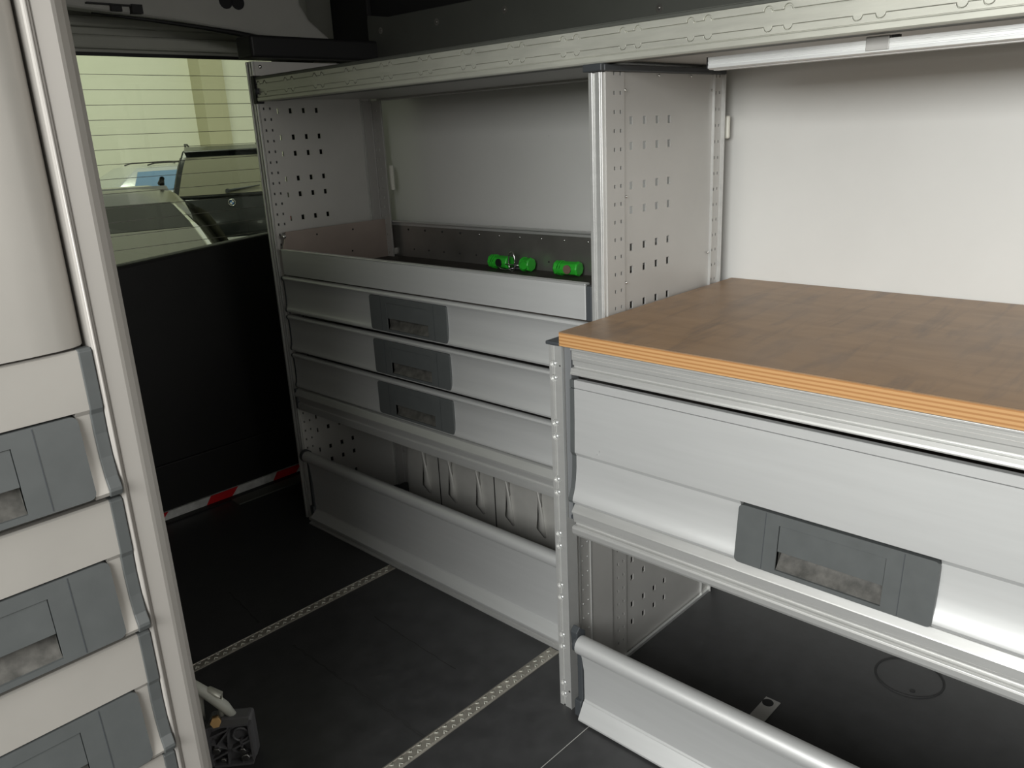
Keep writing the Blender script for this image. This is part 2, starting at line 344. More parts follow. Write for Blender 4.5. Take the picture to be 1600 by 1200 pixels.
def car(name, loc, rz, label, paint, H, gl, cabw=.62, rear=.45, badge=False, spoiler=True, hb=0., trim=False, gtop=.86):
    r = empty(name, loc, label, 'car', rz=rz); L = 4.4; W = .9
    b = MB(); b.ext([(0, .32), (.0, .55), (.03, .80 + hb), (.10, .97 + hb), (1.2, 1.0 + hb), (3.25, .98 + hb), (4.15, .84), (4.38, .66), (4.40, .32), (4.2, .22), (.2, .22)], -W, W, lambda u, v, a: (a, u, v))
    b.build('body', paint, r, bevel=.09, seg=4, local=True, smooth=True)
    y0, y1 = .10, 3.25; t0, t1 = .10 + rear, 2.45; zb = .95 + hb; B = .85; T = cabw
    b = MB(); lv = [(0, B, y0, y1), (.55, B * .45 + T * .55 + .02, y0 + (t0 - y0) * .52, y1 + (t1 - y1) * .52), (.93, T + .02, t0 - .03, t1 + .05), (1.0, T - .10, t0 + .12, t1 - .12)]
    rows = []
    for f, wx, ya, yb in lv:
        z = zb + (H - zb) * f
        ring = [(-wx, ya, z), (-wx * .5, ya - .03, z), (wx * .5, ya - .03, z), (wx, ya, z), (wx, (ya + yb) / 2, z), (wx, yb, z), (wx * .5, yb + .04, z), (-wx * .5, yb + .04, z), (-wx, yb, z), (-wx, (ya + yb) / 2, z)]
        rows.append([b.bm.verts.new(p) for p in ring])
    for i in range(3):
        for k in range(10): b.bm.faces.new((rows[i][k], rows[i][(k + 1) % 10], rows[i + 1][(k + 1) % 10], rows[i + 1][k])).smooth = True
    b.bm.faces.new(rows[-1]); b.bm.faces.new(rows[0][::-1])
    b.build('cabin', paint, r, local=True, bevel=.03, seg=3)
    zt = zb + (H - zb) * .90; zl = zb + .04
    def lev(h):
        k = 0 if h < .55 else 1; (h0, w0, a0, c0), (h1, w1_, a1, c1) = lv[k], lv[k + 1]; q = (h - h0) / (h1 - h0)
        return w0 + (w1_ - w0) * q, a0 + (a1 - a0) * q
    def rp(s, f, o=.016):   # point on the sloped rear plane
        wx, ya = lev(.93 * f); k = min(1, abs(s) * (wx - .08) / wx * 2 - 1) if abs(s) * (wx - .08) > wx * .5 else 0; return (s * (wx - .08), ya - .03 * (1 - max(0, k)) - o, zb + (H - zb) * .93 * f)
    b = MB(); b.grid([[rp(-1 + 2 * i / 8, j / 4 * (gtop - .06) + .06) for i in range(9)] for j in range(5)]); b.build('rear_window', gl, r, local=True)
    for s in (-1, 1):
        b = MB()
        def sp(y, f, o=.015): return (s * (lev(.93 * f)[0] + o), y, zb + (H - zb) * .93 * f)
        b.grid([[sp(y0 + .25 + (y1 - .5 - y0 - .25) * i / 6 * (1 - .22 * j / 4) + .30 * j / 4, .08 + j / 4 * .78) for i in range(7)] for j in range(5)]); b.build('side_window', gl, r, local=True)
    if trim:
        b = MB(); b.grid([[rp(-1 + 2 * i / 8, gtop + .005 + j / 2 * (.88 - gtop), .017) for i in range(9)] for j in range(3)]); b.build('shade_band', M['black'], r, local=True)
        for s in (-1, 1): MB().tube([rp(s * 1.03, .04), rp(s * 1.02, .3), rp(s * 1.02, .55), rp(s * 1.01, .84)], [.010, .020, .022, .012], 8).build('pillar_highlight', M['chrome'], r, local=True)  # bright rods added in place of the white highlight along the pillars
    if spoiler:
        b = MB(); b.ext([(t0 - .14, H - .055), (t0 - .15, H - .075), (t0 - .02, H - .10), (t0 + .22, H - .02), (t0 + .15, H + .008)], -T + .01, T - .01, lambda u, v, a: (a, u, v)); b.build('spoiler', paint, r, local=True, bevel=.012)
        p = rp(-.05, .12, .04); q = rp(.62, .20, .04)
        MB().tube([p, q], [.022, .008], 8).disc((p[0], p[1] + .02, p[2]), (0, -1, 0), .035, .035).build('rear_wiper', M['plastic_dk'], r, local=True)
    for s in (-1, 1):
        for y in (.78, 3.5):
            MB().disc((s * .72, y, .33), (s, 0, 0), .33, .19, 28).build('wheel', M['tyre'], r, local=True, bevel=.02)
        MB().box(min(s * .62, s * .86), max(s * .62, s * .86), -.012, .06, .68, .84).build('tail_light', M['red'], r, local=True, bevel=.015)
        b = MB(); b.tube([(s * (T - .03), t0 + .25, H + .01), (s * (T - .02), t0 + .35, H + .045), (s * (T - .02), t1 - .35, H + .045), (s * (T - .03), t1 - .2, H + .01)], .014, 8); b.build('roof_rail', M['black'], r, local=True)
    MB().box(-.26, .26, -.02, .01, .36, .47).build('number_plate', M['white_tape'], r, local=True)
    if badge:
        g = MB().disc((0, -.0, .86 + hb), (0, -1, 0), .052, .014, 32).build('badge', M['black'], r, local=True)
        b = MB().tube([(.05 * math.cos(2 * PI * k / 32), -.016, .86 + hb + .05 * math.sin(2 * PI * k / 32)) for k in range(32)], .004, 6, closed=True); b.build('badge_ring', M['chrome'], g, local=True)
        for qd in range(4):
            b = MB(); pts = [(0, .86 + hb)] + [(.031 * math.cos(PI / 2 * (qd + k / 8)), .86 + hb + .031 * math.sin(PI / 2 * (qd + k / 8))) for k in range(9)]
            b.ext(pts, -.0185, -.014, lambda u, v, a: (u, a, v)); b.build('badge_quarter', M['logowhite'] if qd % 2 == 0 else M['logoblue'], g, local=True)
    return r
car('car', (1.01, 3.54, GZ), -.35, 'black hatchback with a wiper on its rear window, nearest beyond the rear door', M['carblack'], 1.62, M['carglass'], .68, 1.70, False, True, .28, True, .60)
car('car', (6.36, 12.0, GZ), -.48, 'tall black car with a round white and blue tailgate badge, seen beside the racking', M['carblack'], 1.84, M['carglass'], .60, .40, True, True, .14)
car('car', (9.9, 18.4, GZ), PI / 2, 'silver car standing side on behind the two black cars', M['carsilver'], 1.51, M['carglass_blue'], .62, .75, False, False)

# ================================================================ RACKING HELPERS
ROWS = [1.26, 1.21, 1.131, 1.081, 1.003, .955, .878, .83, .753, .705, .63, .58, .503, .455, .38, .331, .254, .206, .131, .082]
ROWS_FAR = [1.341, 1.264, 1.216, 1.141, 1.093, 1.021, .955, .878, .83, .753, .705, .63, .58, .503, .455, .36, .312, .24, .192, .12]
def perforated(parent, y, zt, cols, rows, hs, strip_f, strip_r, ndots, z0d, name='side_panel', m=None, step=.036):
    """panel in the plane y (thickness towards +y): main sheet with square holes, dotted front and rear strips"""
    m = m or M['sheet']
    fn = lambda u, v, n: (u, y + n, v)
    hx, hz = hs
    main = [(c - hx, c + hx, r - hz, r + hz) for c in cols for r in rows if r < zt - .02]
    o = MB().sheet(strip_f[2], strip_r[0], 0, zt, main, fn, .003).build(name, m, parent)
    dots = []
    for k in range(int(ndots)):
        z = z0d - k * step
        if z < .03: break
        for dx in (.006, .027): dots.append((strip_f[1] + dx - .0026, strip_f[1] + dx + .0026, z - .0036, z + .0036))
    MB().sheet(strip_f[1], strip_f[2] + .001, 0, zt, dots, lambda u, v, n: (u, y - .003 + n, v), .0025).build('front_strip', m, o)
    rd = []
    for k in range(int(ndots)):
        z = z0d - k * step
        if z < .03: break
        for dx in (.008, .024): rd.append((strip_r[0] + dx - .0022, strip_r[0] + dx + .0022, z - .0032, z + .0032))
    MB().sheet(strip_r[0], strip_r[1], 0, zt, rd, lambda u, v, n: (u, y - .003 + n, v), .0025).build('rear_strip', m, o)
    MB().box(strip_r[0] - .002, strip_r[0] + .001, y - .006, y, 0, zt).box(strip_r[1] - .001, strip_r[1] + .0025, y - .012, y + .002, 0, zt).build('strip_edge', M['alu_rail'], o)
    MB().box(strip_f[1] + .001, strip_f[2] - .001, y + .0015, y + .003, 0, zt).box(strip_r[0] + .002, strip_r[1] - .002, y + .0015, y + .003, 0, zt).build('strip_backing', M['plastic_dk'], o)
    # strip of solid backing towards the front post
    MB().box(strip_f[0], strip_f[1], y - .003, y + .003, 0, zt).build('front_flange', m, o)
    return o

def handle(parent, fn, W, Hh, flush=False):
    """drawer handle: plate with a recess; local u 0..W, v 0..Hh, n outward; fn maps to world"""
    r0, r1, v0, v1 = .074 / .319 * W, .245 / .319 * W, .07 * Hh, .83 * Hh
    lean = (lambda v: 0.0) if flush else (lambda v: .012 * (1 - v / Hh))
    f2 = lambda u, v, n: fn(u, v, n + lean(v))
    b = MB()
    R = .008
    # frame from four panels with rounded outer corners
    def poly(pts): b.ext(pts, -.006, .003, lambda u, v, a: f2(u, v, a))
    arc = lambda cx, cy, a0: [(cx + R * math.cos(a0 + PI / 2 * k / 4), cy + R * math.sin(a0 + PI / 2 * k / 4)) for k in range(5)]
    poly(arc(R, R, PI) + [(r0, 0), (r0, Hh)] + arc(R, Hh - R, PI / 2))
    poly([(r1, 0)] + arc(W - R, R, -PI / 2) + arc(W - R, Hh - R, 0) + [(r1, Hh)])
    poly([(r0, 0), (r1, 0), (r1, v0), (r0, v0)]); poly([(r0, v1), (r1, v1), (r1, Hh), (r0, Hh)])
    h = b.build('handle', M['plastic'], parent)
    vm = v0 + (v1 - v0) * .42
    b = MB(); b.ext([(r0 + .001, vm), (r1 - .001, vm), (r1 - .001, v1 - .001), (r0 + .001, v1 - .001)], -.005, .0012, f2); b.build('grip_flap', M['plastic'], h)
    rows = []
    for k in range(7):
        a = k / 6; rows.append([f2(r0, v0 + (vm - v0 + .008) * a, -.001 - .022 * math.sin(a * PI / 2)), f2(r1, v0 + (vm - v0 + .008) * a, -.001 - .022 * math.sin(a * PI / 2))])
    b = MB(); b.grid(rows); b.quad(f2(r0, v0, 0), f2(r0, vm, 0), f2(r0, vm, -.026), f2(r0, v0, -.02)); b.quad(f2(r1, v0, 0), f2(r1, vm, 0), f2(r1, vm, -.026), f2(r1, v0, -.02))
    b.build('grip_recess', M['plastic_dirt'], h)
    for u in (.05 / .319 * W, .27 / .319 * W):
        MB().ext([(u - .0006, .002), (u + .0006, .002), (u + .0006, Hh - .002), (u - .0006, Hh - .002)], .0028, .0034, f2).build('seam_line', M['plastic_dk'], h)
    return h

# ================================================================ FAR RACKING (three drawers and a tray)
XF = 1.336; YA, YB = 1.055, 2.262          # clear width of the drawers
far = empty('shelving_rack', (XF, 1.65, 0), 'tall grey metal racking by the rear door, with three slim drawers and an open tray', 'shelving rack')
# left side panel, outer post
sp = perforated(far, 2.285, 1.480, [1.400, 1.446, 1.493, 1.540], ROWS_FAR, (.0055, .0075), (1.342, 1.348, 1.397), (1.711, 1.743), 40, 1.348, step=.031, m=mat('lightened_coated_sheet', (.64, .63, .60), .42, .2, 6, .05))  # same coated sheet, colour lightened because little light reaches this panel
b = MB()
for y0, y1 in ((2.285, 2.291), (2.297, 2.303), (2.314, 2.322)): b.box(1.336, 1.345, y0, y1, 0, 1.480)
b.box(1.341, 1.365, 2.287, 2.320, 0, 1.480)
b.build('front_post', M['alu_rail'], far, bevel=.0008)
MB().box(1.318, 1.80, 2.245, 2.33, 1.487, 1.548).build('end_cap', M['black'], far, bevel=.008, seg=3)
b = MB().dome((1.360, 2.282, 1.465), (0, -1, 0), .006); b.build('screw', M['steel'], far)
# rear upright of the left side: perforated L
def rear_upright(parent, y, x, zt, zb_=.0, sgn=-1):
    dots = [(y + sgn * (.012 + q) - .0026, y + sgn * (.012 + q) + .0026, 1.335 - .031 * k - .004, 1.335 - .031 * k + .004) for k in range(40) for q in (.0, .018) if 1.335 - .031 * k > .04]
    y0, y1 = sorted((y, y + sgn * .056))
    o = MB().sheet(y0, y1, zb_, zt, dots, lambda u, v, n: (x + n, u, v), .003).build('rear_upright', M['sheet'], parent)
    MB().box(x - .0015, x + .001, y0, y0 + .0025, zb_, zt).box(x - .002, x + .001, y1 - .004, y1 - .0015, zb_, zt).build('upright_edge', M['alu_rail'], o)
    return o
rear_upright(far, 2.280, 1.747, 1.366)
MB().box(1.712, 1.747, 2.2735, 2.2795, 0, 1.366).build('upright_flange', M['sheet'], far, bevel=.001)
MB().box(1.756, 1.768, 2.212, 2.224, 1.08, 1.16).build('rubber_buffer', M['white_pl'], far, bevel=.003)
# right side = the full height divider panel
dv = perforated(far, 1.013, 1.352, [1.433, 1.481, 1.528, 1.574], ROWS, (.0055, .0078), (1.345, 1.3665, 1.405), (1.755, 1.790), 40, 1.349, name='side_panel')
b = MB()   # divider post: three ribs, seen nearly edge on
b.box(1.336, 1.346, 1.0365, 1.046, 0, 1.352).box(1.336, 1.346, 1.013, 1.029, 0, 1.352).box(1.341, 1.365, 1.014, 1.045, 0, 1.352).box(1.334, 1.337, 1.0165, 1.0195, 0, 1.352)
b.build('front_post', M['alu_rail'], far, bevel=.0012)
MB().box(1.335, 1.80, 1.004, 1.05, 1.3525, 1.365).box(1.326, 1.350, 1.006, 1.052, 1.3525, 1.3667).build('end_cap', M['plastic_dk'], far, bevel=.002)
MB().box(1.806, 1.818, 1.000, 1.012, 1.21, 1.262).build('rubber_buffer', M['white_pl'], far, bevel=.004)
for p in ((1.41, 1.010, 1.318), (1.412, 1.010, 1.11), (1.745, 1.010, 1.318), (1.745, 1.010, .95), (1.53, 1.010, 1.347), (1.655, 1.010, 1.347), (1.41, 1.01, .93)): MB().dome(p, (0, -1, 0), .0032).build('rivet', M['steel'], dv)
# open tray above the drawers
tr = MB().box(1.336, 1.343, YA + .008, YB - .004, .856, .933).build('tray_front', M['alu'], far, bevel=.0012)
MB().box(1.3355, 1.352, YA + .008, YB - .004, .9305, .935).build('tray_lip', M['alu_top'], tr, bevel=.001)
MB().box(1.337, 1.36, YA - .008, YA + .008, .855, .93).build('tray_end_cap', M['plastic_dk'], tr, bevel=.002)
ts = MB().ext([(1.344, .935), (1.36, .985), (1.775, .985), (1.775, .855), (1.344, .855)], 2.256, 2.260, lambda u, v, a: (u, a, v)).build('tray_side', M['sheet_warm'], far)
for p in ((1.352, 2.256, .972), (1.757, 2.256, .972), (1.757, 2.256, .878)): MB().dome(p, (0, -1, 0), .0075).build('screw', M['steel'], ts)
for p in ((1.47, 2.2555, .965), (1.61, 2.2555, .965), (1.60, 2.2555, .895)): MB().disc(p, (0, -1, 0), .003, .0008, 10).build('screw_hole', M['seam'], ts)
tb_ = MB().box(1.770, 1.774, 1.05, 2.256, .855, .975).build('tray_back', M['sheet_dk'], far)
MB().box(1.752, 1.776, 1.05, 2.256, .974, .979).box(1.768, 1.771, 1.05, 2.256, .962, .976).build('back_lip', M['alu_rail'], tb_, bevel=.001)
for k in range(10): MB().dome((1.7695, 2.163 - k * .0853, .950), (-1, 0, 0), .0035).build('rivet', M['seam'] if k < 4 else M['steel'], tb_)
for k in range(9): MB().dome((1.7695, 2.14 - k * .075, .885), (-1, 0, 0), .003).build('rivet', M['seam'], tb_)
MB().box(1.350, 1.770, 1.05, 2.256, .850, .858).build('tray_mat', mat('brown_black_rubber_mat', (.045, .037, .030), .6, 0, 14, .4, .2), far)
MB().box(1.40, 1.47, 2.10, 2.2, .858, .868).build('rubber_pad', M['black'], far, bevel=.003)
b = MB().box(1.757, 1.775, 2.235, 2.257, .862, .885); b.build('corner_bracket', M['steel'], far, bevel=.002)
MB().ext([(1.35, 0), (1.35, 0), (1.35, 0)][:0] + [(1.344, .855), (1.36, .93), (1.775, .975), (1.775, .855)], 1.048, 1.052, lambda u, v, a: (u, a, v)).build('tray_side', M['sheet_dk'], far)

def far_drawer(parent, zt, zb_):
    """front: rolled lip, shallow concave face, rolled foot"""
    P = [(0.000, zt), (.0045, zt - .002), (.0055, zt - .007), (.003, zt - .012), (.0000, zt - .016), (-.001, zt - .045), (-.001, zt - .075), (.0005, zb_ + .020), (.0035, zb_ + .012), (.0045, zb_ + .007), (.002, zb_ + .002), (-.012, zb_ + .001), (-.012, zt - .001)]
    top = P[:4] + [(-.012, zt - .012), (-.012, zt - .001)]; mid = P[3:9] + [(-.012, zb_ + .012), (-.012, zt - .012)]; foot = P[8:12] + [(-.012, zb_ + .012)]
    back = [(-.028, zt - .012), (-.028, zb_ + .012), (-.032, zb_ + .012), (-.032, zt - .012)]
    o = MB().ext(top, YA - .008, YB, XZ(XF), True).ext(foot, YA - .008, YB, XZ(XF), True).ext(mid, YA - .008, 1.507, XZ(XF), True).ext(mid, 1.822, YB, XZ(XF), True).ext(back, 1.507, 1.822, XZ(XF)).build('drawer', M['alu'], parent)
    for m_ in o.data.polygons: m_.use_smooth = True
    try:
        q = o.modifiers.new('split', 'EDGE_SPLIT'); q.split_angle = math.radians(35)
    except Exception: pass
    for y in (YB,):
        MB().ext([(d + .0012, z) for d, z in P], y, y + .007, XZ(XF)).build('drawer_end_cap', M['plastic_dk'], o)
    MB().box(XF + .035, 1.74, YA, YB - .01, zb_ + .01, zt - .02).build('drawer_box', M['sheet_dk'], o)
    # handle: u runs from left (high y) to right
    handle(o, lambda u, v, n: (XF - .002 - n, 1.8225 - u, zb_ + .006 + v), .316, zt - zb_ - .019, True)
    return o
for zt, zb_ in ((.851, .735), (.7265, .6095), (.601, .4865)): far_drawer(far, zt, zb_)
# cross rail under the drawers, plinth rail at the floor
def far_rail(parent, z0, z1, name):
    h = z1 - z0
    P = [(-.004, z1), (.004, z1 - .002), (.014, z1 - h * .28), (.014, z1 - h * .36), (.006, z1 - h * .38), (.005, z1 - h * .60), (.002, z1 - h * .62), (.002, z1 - h * .68), (.007, z1 - h * .70), (.008, z0 + .008), (.008, z0), (-.02, z0), (-.02, z1)]
    return MB().ext(P, YA - .01, YB + .006, XZ(XF)).build(name, M['alu_rail'], parent, bevel=.0008)
r = far_rail(far, .412, .483, 'cross_rail')
MB().box(XF - .010, XF + .02, YB, YB + .009, .415, .482).build('rail_end_cap', M['plastic_dk'], r, bevel=.001)
MB().box(XF + .02, 1.76, YA, YB, .470, .478).build('drawer_floor', M['sheet_dk'], far)
# hinged flap with rolled top, and its end hinge
def flap(parent, XP, y0, y1, zt, r_, zmid, zfoot, mt):
    P = []
    for k in range(13):
        a = -PI * .35 + PI * 1.25 * k / 12
        P.append((.012 + r_ * math.sin(a + PI / 2) * 1.0 if False else .010 + r_ * math.cos(a), zt - r_ + r_ * math.sin(a)))
    P = P[::-1]      # from behind over the top to the front underside
    P = [(-.006, zt - 2.2 * r_)] + [p for p in P if p[0] > -.02] + [(.009, zt - 2.3 * r_), (.006, zt - 2.9 * r_), (.0, zmid + (zt - zmid) * .45), (.0, zmid + .004), (.002, zmid), (.004, zmid - .001), (.024, zfoot + .004), (.024, zfoot), (-.006, zfoot)]
    o = MB().ext(P, y0, y1, XZ(XP)).build('flap', mt, parent)
    for p in o.data.polygons: p.use_smooth = True
    q = o.modifiers.new('split', 'EDGE_SPLIT'); q.split_angle = math.radians(22)
    return o
f1 = flap(far, XF, YA - .01, 2.248, .268, .0185, .052, .026, M['alu'])
b = MB().disc((XF - .008, 2.247, .250), (0, 1, 0), .021, .016, 16).box(XF - .006, XF + .006, 2.248, 2.260, .045, .24).box(XF - .012, XF + .01, 2.246, 2.264, .032, .066)
b.build('flap_hinge', M['plastic_dk'], f1, bevel=.001)
b = MB().ext([(.020, .026), (.020, .014), (.012, .012), (.012, .007), (.022, .005), (.022, 0.0), (-.02, 0), (-.02, .026)], YA - .01, 2.268, XZ(XF)); b.build('plinth_rail', M['alu_rail'], far, bevel=.0006)

# ================================================================ WHEEL ARCH in the far lower bay
b = MB(); n = 15; prof = []
for k in range(n):
    a = PI * k / (n - 1); prof.append((1.60 + .44 * math.copysign(abs(math.cos(a)) ** .32, math.cos(a)), .40 * math.sin(a) ** .42))
prof[0] = (2.04, 0); prof[-1] = (1.16, 0)
b.ext(prof, 1.56, 1.835, lambda u, v, a: (a, u, v)); wa = b.build('wheel_arch', M['arch'], bevel=.03, seg=4)
for p in wa.data.polygons: p.use_smooth = True
tag(wa, 'ribbed grey metal wheel arch behind the low flap of the far racking', 'wheel arch')
for k in range(6):
    y = 1.92 - k * .125
    MB().tube([(1.562, y, .37), (1.556, y, .33), (1.556, y - .004, .16), (1.560, y - .016, .13)], [.006, .014, .014, .004], 8).build('rib', M['arch'], wa)
for k in range(3): MB().box(1.5565, 1.559, 1.85 - k * .25, 1.852 - k * .25, .05, .37).build('arch_seam', M['seam'], wa)
MB().dome((1.56, 1.98, .29), (-1, 0, 0), .012).build('arch_stud', M['arch'], wa)

# ================================================================ NEAR WORKBENCH CABINET
XN = 1.1675; NY0, NY1 = -.03, .961
near = empty('workbench_cabinet', (XN, .47, 0), 'low aluminium cabinet under the wooden worktop, with one wide deep drawer and an open bay', 'cabinet')
def bench_post(parent, ya, yb, left=True):
    """ya > yb; face of two plates with notched slot between"""
    zt = .846; cs = []
    for k in range(8):
        z = .793 - k * .1246; cs += [z + .0148, z - .0148]
    g0, g1 = ya - .0095, ya - .0150
    b = MB()
    b.ext(notched(.0, zt, g0, 1, cs, .0062, ya), XN - .0, XN + .006, lambda u, v, a: (a, v, u))
    b.ext(notched(.0, zt, g1, -1, cs, .0062, yb), XN - .0, XN + .006, lambda u, v, a: (a, v, u))
    b.box(XN + .0045, XN + .033, yb, ya, 0, zt)
    o = b.build('front_post', M['alu_rail'], parent, bevel=.0007)
    for z in cs:
        MB().dome((XN + .0045, ya - .0123, z), (-1, 0, 0), .0050, 10, .8).build('slot_stud', M['alu_top'], o)
    MB().box(XN - .001, XN + .001, yb, yb + .0018, 0, zt).build('post_edge', M['alu_top'], o)
    MB().disc((XN + .0005, yb + .006, .806), (-1, 0, 0), .0018, .001).disc((XN + .0005, yb + .006, .045), (-1, 0, 0), .0025, .001).build('screw_hole', M['seam'], o)
    return o
bench_post(near, 1.024, .990); bench_post(near, -.035, -.069)
MB().box(XN - .003, XN + .05, 0.9945, 1.030, .846, .8535).build('post_cap', M['plastic_dk'], near, bevel=.002)
MB().box(XN - .003, XN + .05, -.075, -.03, .847, .8475).build('post_cap', M['plastic_dk'], near)
MB().box(XN + .006, XN + .03, NY1 + .012, .989, .475, .845).build('corner_filler', M['filler'], near, bevel=.001)
# front extension of the side wall, dotted strip
dots = [(1.236 + dx - .0017, 1.236 + dx + .0017, z - .0024, z + .0024) for k in range(14) for dx, z in ((0, .378 - k * .0365), (.018, .381 - k * .0365)) if z > .03]
ex = MB().sheet(1.195, 1.345, 0, .845, [], lambda u, v, n: (u, 1.006 + n, v), .003).build('side_panel', M['sheet'], near)
for k in range(2):
    b = MB()
    for h in dots[k::2]: b.dome(((h[0] + h[1]) / 2, 1.0058, (h[2] + h[3]) / 2), (0, -1, 0), .0028, 8)
    b.build('strip_stud', M['alu_top'], ex)
MB().box(1.2245, 1.226, 1.003, 1.006, 0, .845).box(1.263, 1.2645, 1.0035, 1.006, 0, .845).build('strip_edge', M['alu_top'], ex)
MB().box(1.30, 1.795, 1.0035, 1.010, 0, .008).build('side_foot', M['alu_top'], near)
sr = MB().sheet(1.20, 1.80, 0, .845, [], lambda u, v, n: (u, -.062 + n, v), .003).build('side_panel', M['sheet'], near)
# top rail
P = [(-.002, .8475), (.003, .8465), (.003, .843), (-.001, .842), (-.001, .823), (-.004, .821), (-.004, .812), (-.008, .811), (-.008, .8075), (.002, .807), (.003, .800), (.0045, .797), (.0045, .7945), (-.002, .793), (-.03, .793), (-.03, .8475)]
tr_ = MB().ext(P, NY0, NY1 + .006, XZ(XN)).build('top_rail', M['alu_rail'], near, bevel=.0005)
b = MB()
for z in (.836, .830): b.box(XN + .0003, XN + .0012, NY0, NY1, z - .0004, z + .0004)
b.build('rail_groove', M['sheet'], tr_)
# the wide drawer
P = [(-.001, .783), (0, .782), (0, .7674), (-.006, .7674), (-.006, .7658), (0, .7658), (.001, .70), (.003, .640), (.003, .632), (.0005, .629), (-.002, .624), (-.0015, .60), (.001, .575), (.005, .555), (.0095, .543), (.0125, .537), (.0135, .531), (.012, .526), (.004, .523), (-.012, .523), (-.012, .783)]
k = P.index((.003, .632)); top = P[:k + 1] + [(-.012, .632), (-.012, .783)]; mid = P[k:-2] + [(-.012, .523), (-.012, .632)]
dw = MB().ext(top, NY0, NY1, XZ(XN), True).ext(mid, NY0, .2825, XZ(XN), True).ext(mid, .6005, NY1, XZ(XN), True).ext([(-.03, .632), (-.03, .52), (-.034, .52), (-.034, .632)], .2825, .6005, XZ(XN)).build('drawer', M['alu'], near)
for p in dw.data.polygons: p.use_smooth = True
q = dw.modifiers.new('split', 'EDGE_SPLIT'); q.split_angle = math.radians(24)
MB().ext([(d + .0015, z) for d, z in P], NY1, NY1 + .010, XZ(XN)).build('drawer_end_cap', M['plastic'], dw)
MB().ext([(d + .0015, z) for d, z in P], NY0 - .008, NY0, XZ(XN)).build('drawer_end_cap', M['plastic'], dw)
MB().box(XN + .035, 1.78, .01, .93, .535, .70).build('drawer_box', M['sheet_dk'], dw)
hd = handle(dw, lambda u, v, n: (XN - .001 - n, .601 - u, .524 + v), .319, .103)
b = MB().tube([(XN - .0085, .553 + .006 * math.cos(2 * PI * k / 20), .574 + .006 * math.sin(2 * PI * k / 20)) for k in range(20)], .0007, 5, closed=True); b.build('lock_ring', M['plastic_dk'], hd)
b = MB()
for k in range(7):
    a = k / 7; y = .905 - .035 * a; z = .640 + .050 * a; b.box(XN - .0034 + .0035 * a, XN + .002, y - .002, y + .0003, z, z + .0030)
b.build('scratch', M['alu_top'], dw)
# lower rail
P = [(.000, .521), (.004, .519), (.0135, .507), (.0145, .5055), (.0145, .5035), (.011, .502), (.010, .488), (.0085, .486), (.008, .481), (.001, .480), (.001, .474), (.009, .4735), (.0135, .4715), (.0145, .468), (.0135, .458), (.010, .452), (-.02, .452), (-.02, .521)]
lr = MB().ext(P, NY0, NY1 + .003, XZ(XN)).build('cross_rail', M['alu_rail'], near, bevel=.0005)
MB().box(XN + .001, XN + .012, NY1, NY1 + .012, .478, .52).box(XN - .006, XN + .01, NY1 + .001, NY1 + .012, .484, .492).build('rail_end_cap', M['plastic_dk'], lr, bevel=.001)
MB().box(XN + .02, 1.80, NY0, NY1, .505, .515).build('bay_top', M['sheet_dk'], near)
# flap
f2_ = flap(near, XN, NY0, .953, .2135, .0205, .044, .006, M['alu'])
b = MB().ext([(-.012, .215), (.006, .232), (.018, .222), (.014, .19), (.002, .172), (-.010, .180)], .956, .974, XZ(XN)).disc((XN - .010, .953, .193), (0, 1, 0), .018, .010, 16).box(XN - .004, XN + .012, .955, .968, .03, .18).box(XN - .012, XN + .01, .955, .972, .004, .045)
b.build('flap_hinge', M['plastic_dk'], f2_, bevel=.0015)

# worktop
wt = empty('worktop', (1.5, .48, .8478), 'brown plywood worktop with dark worn streaks, lying on the low aluminium cabinet', 'worktop')
MB().box(XN - .003, 1.836, -.07, .994, .8478, .8735).build('board', M['woodedge'], wt)
MB().box(XN - .003, 1.836, -.07, .994, .8735, .8755).build('top_veneer', M['wood'], wt)

# ================================================================ OVERHEAD SHELF
oh = empty('overhead_shelf', (1.336, .9, 1.367), 'long grooved aluminium shelf running overhead above both cabinets', 'shelf')
XB = 1.336; Y0, Y1 = -.55, 2.276
cs = []
for k in range(-9, 11):
    y = .8015 + .1445 * k; cs += [y + .017, y - .017]
b = MB()
b.ext(notched(Y0, Y1, 1.4165, 1, cs, .0082, 1.4285), XB, XB + .006, lambda u, v, a: (a, u, v))
b.ext(notched(Y0, Y1, 1.3925, -1, cs, .0078, 1.381), XB, XB + .006, lambda u, v, a: (a, u, v))
def band(cu, ru, cl, rl):
    up = []; lo = []
    for c in sorted(cs):
        if c - .01 <= Y0 or c + .01 >= Y1: continue
        for k in range(9):
            a = PI - PI * k / 8
            up.append((c + ru * math.cos(a), cu + ru * math.sin(a))); lo.append((c + rl * math.cos(a), cl - rl * math.sin(a)))
    return [(Y0, cu)] + up + [(Y1, cu), (Y1, cl)] + lo[::-1] + [(Y0, cl)]
b.ext(band(1.4148, .0066, 1.3933, .0072), XB + .0004, XB + .006, lambda u, v, a: (a, u, v))
b.box(XB + .004, XB + .03, Y0, Y1, 1.381, 1.4285)
b.ext([(0, 1.380), (.002, 1.3785), (.002, 1.370), (0, 1.367), (-.012, 1.367), (-.012, 1.380)], Y0, Y1, XZ(XB))
b.box(XB + .0015, XB + .01, Y0, Y1, 1.378, 1.383)
b.build('front_beam', M['alu_beam'], oh, bevel=.0005)
b = MB().box(XB - .001, XB + .02, Y0, Y1, 1.4285, 1.4345).box(XB + .001, XB + .03, Y0, Y1, 1.4345, 1.437); b.build('beam_edge', M['ledge'], oh, bevel=.001)
MB().box(XB - .003, XB - .0005, Y1, Y1 + .022, 1.362, 1.440).box(XB - .003, XB + .02, Y1, Y1 + .006, 1.362, 1.440).build('beam_end_cap', M['black'], oh, bevel=.003)
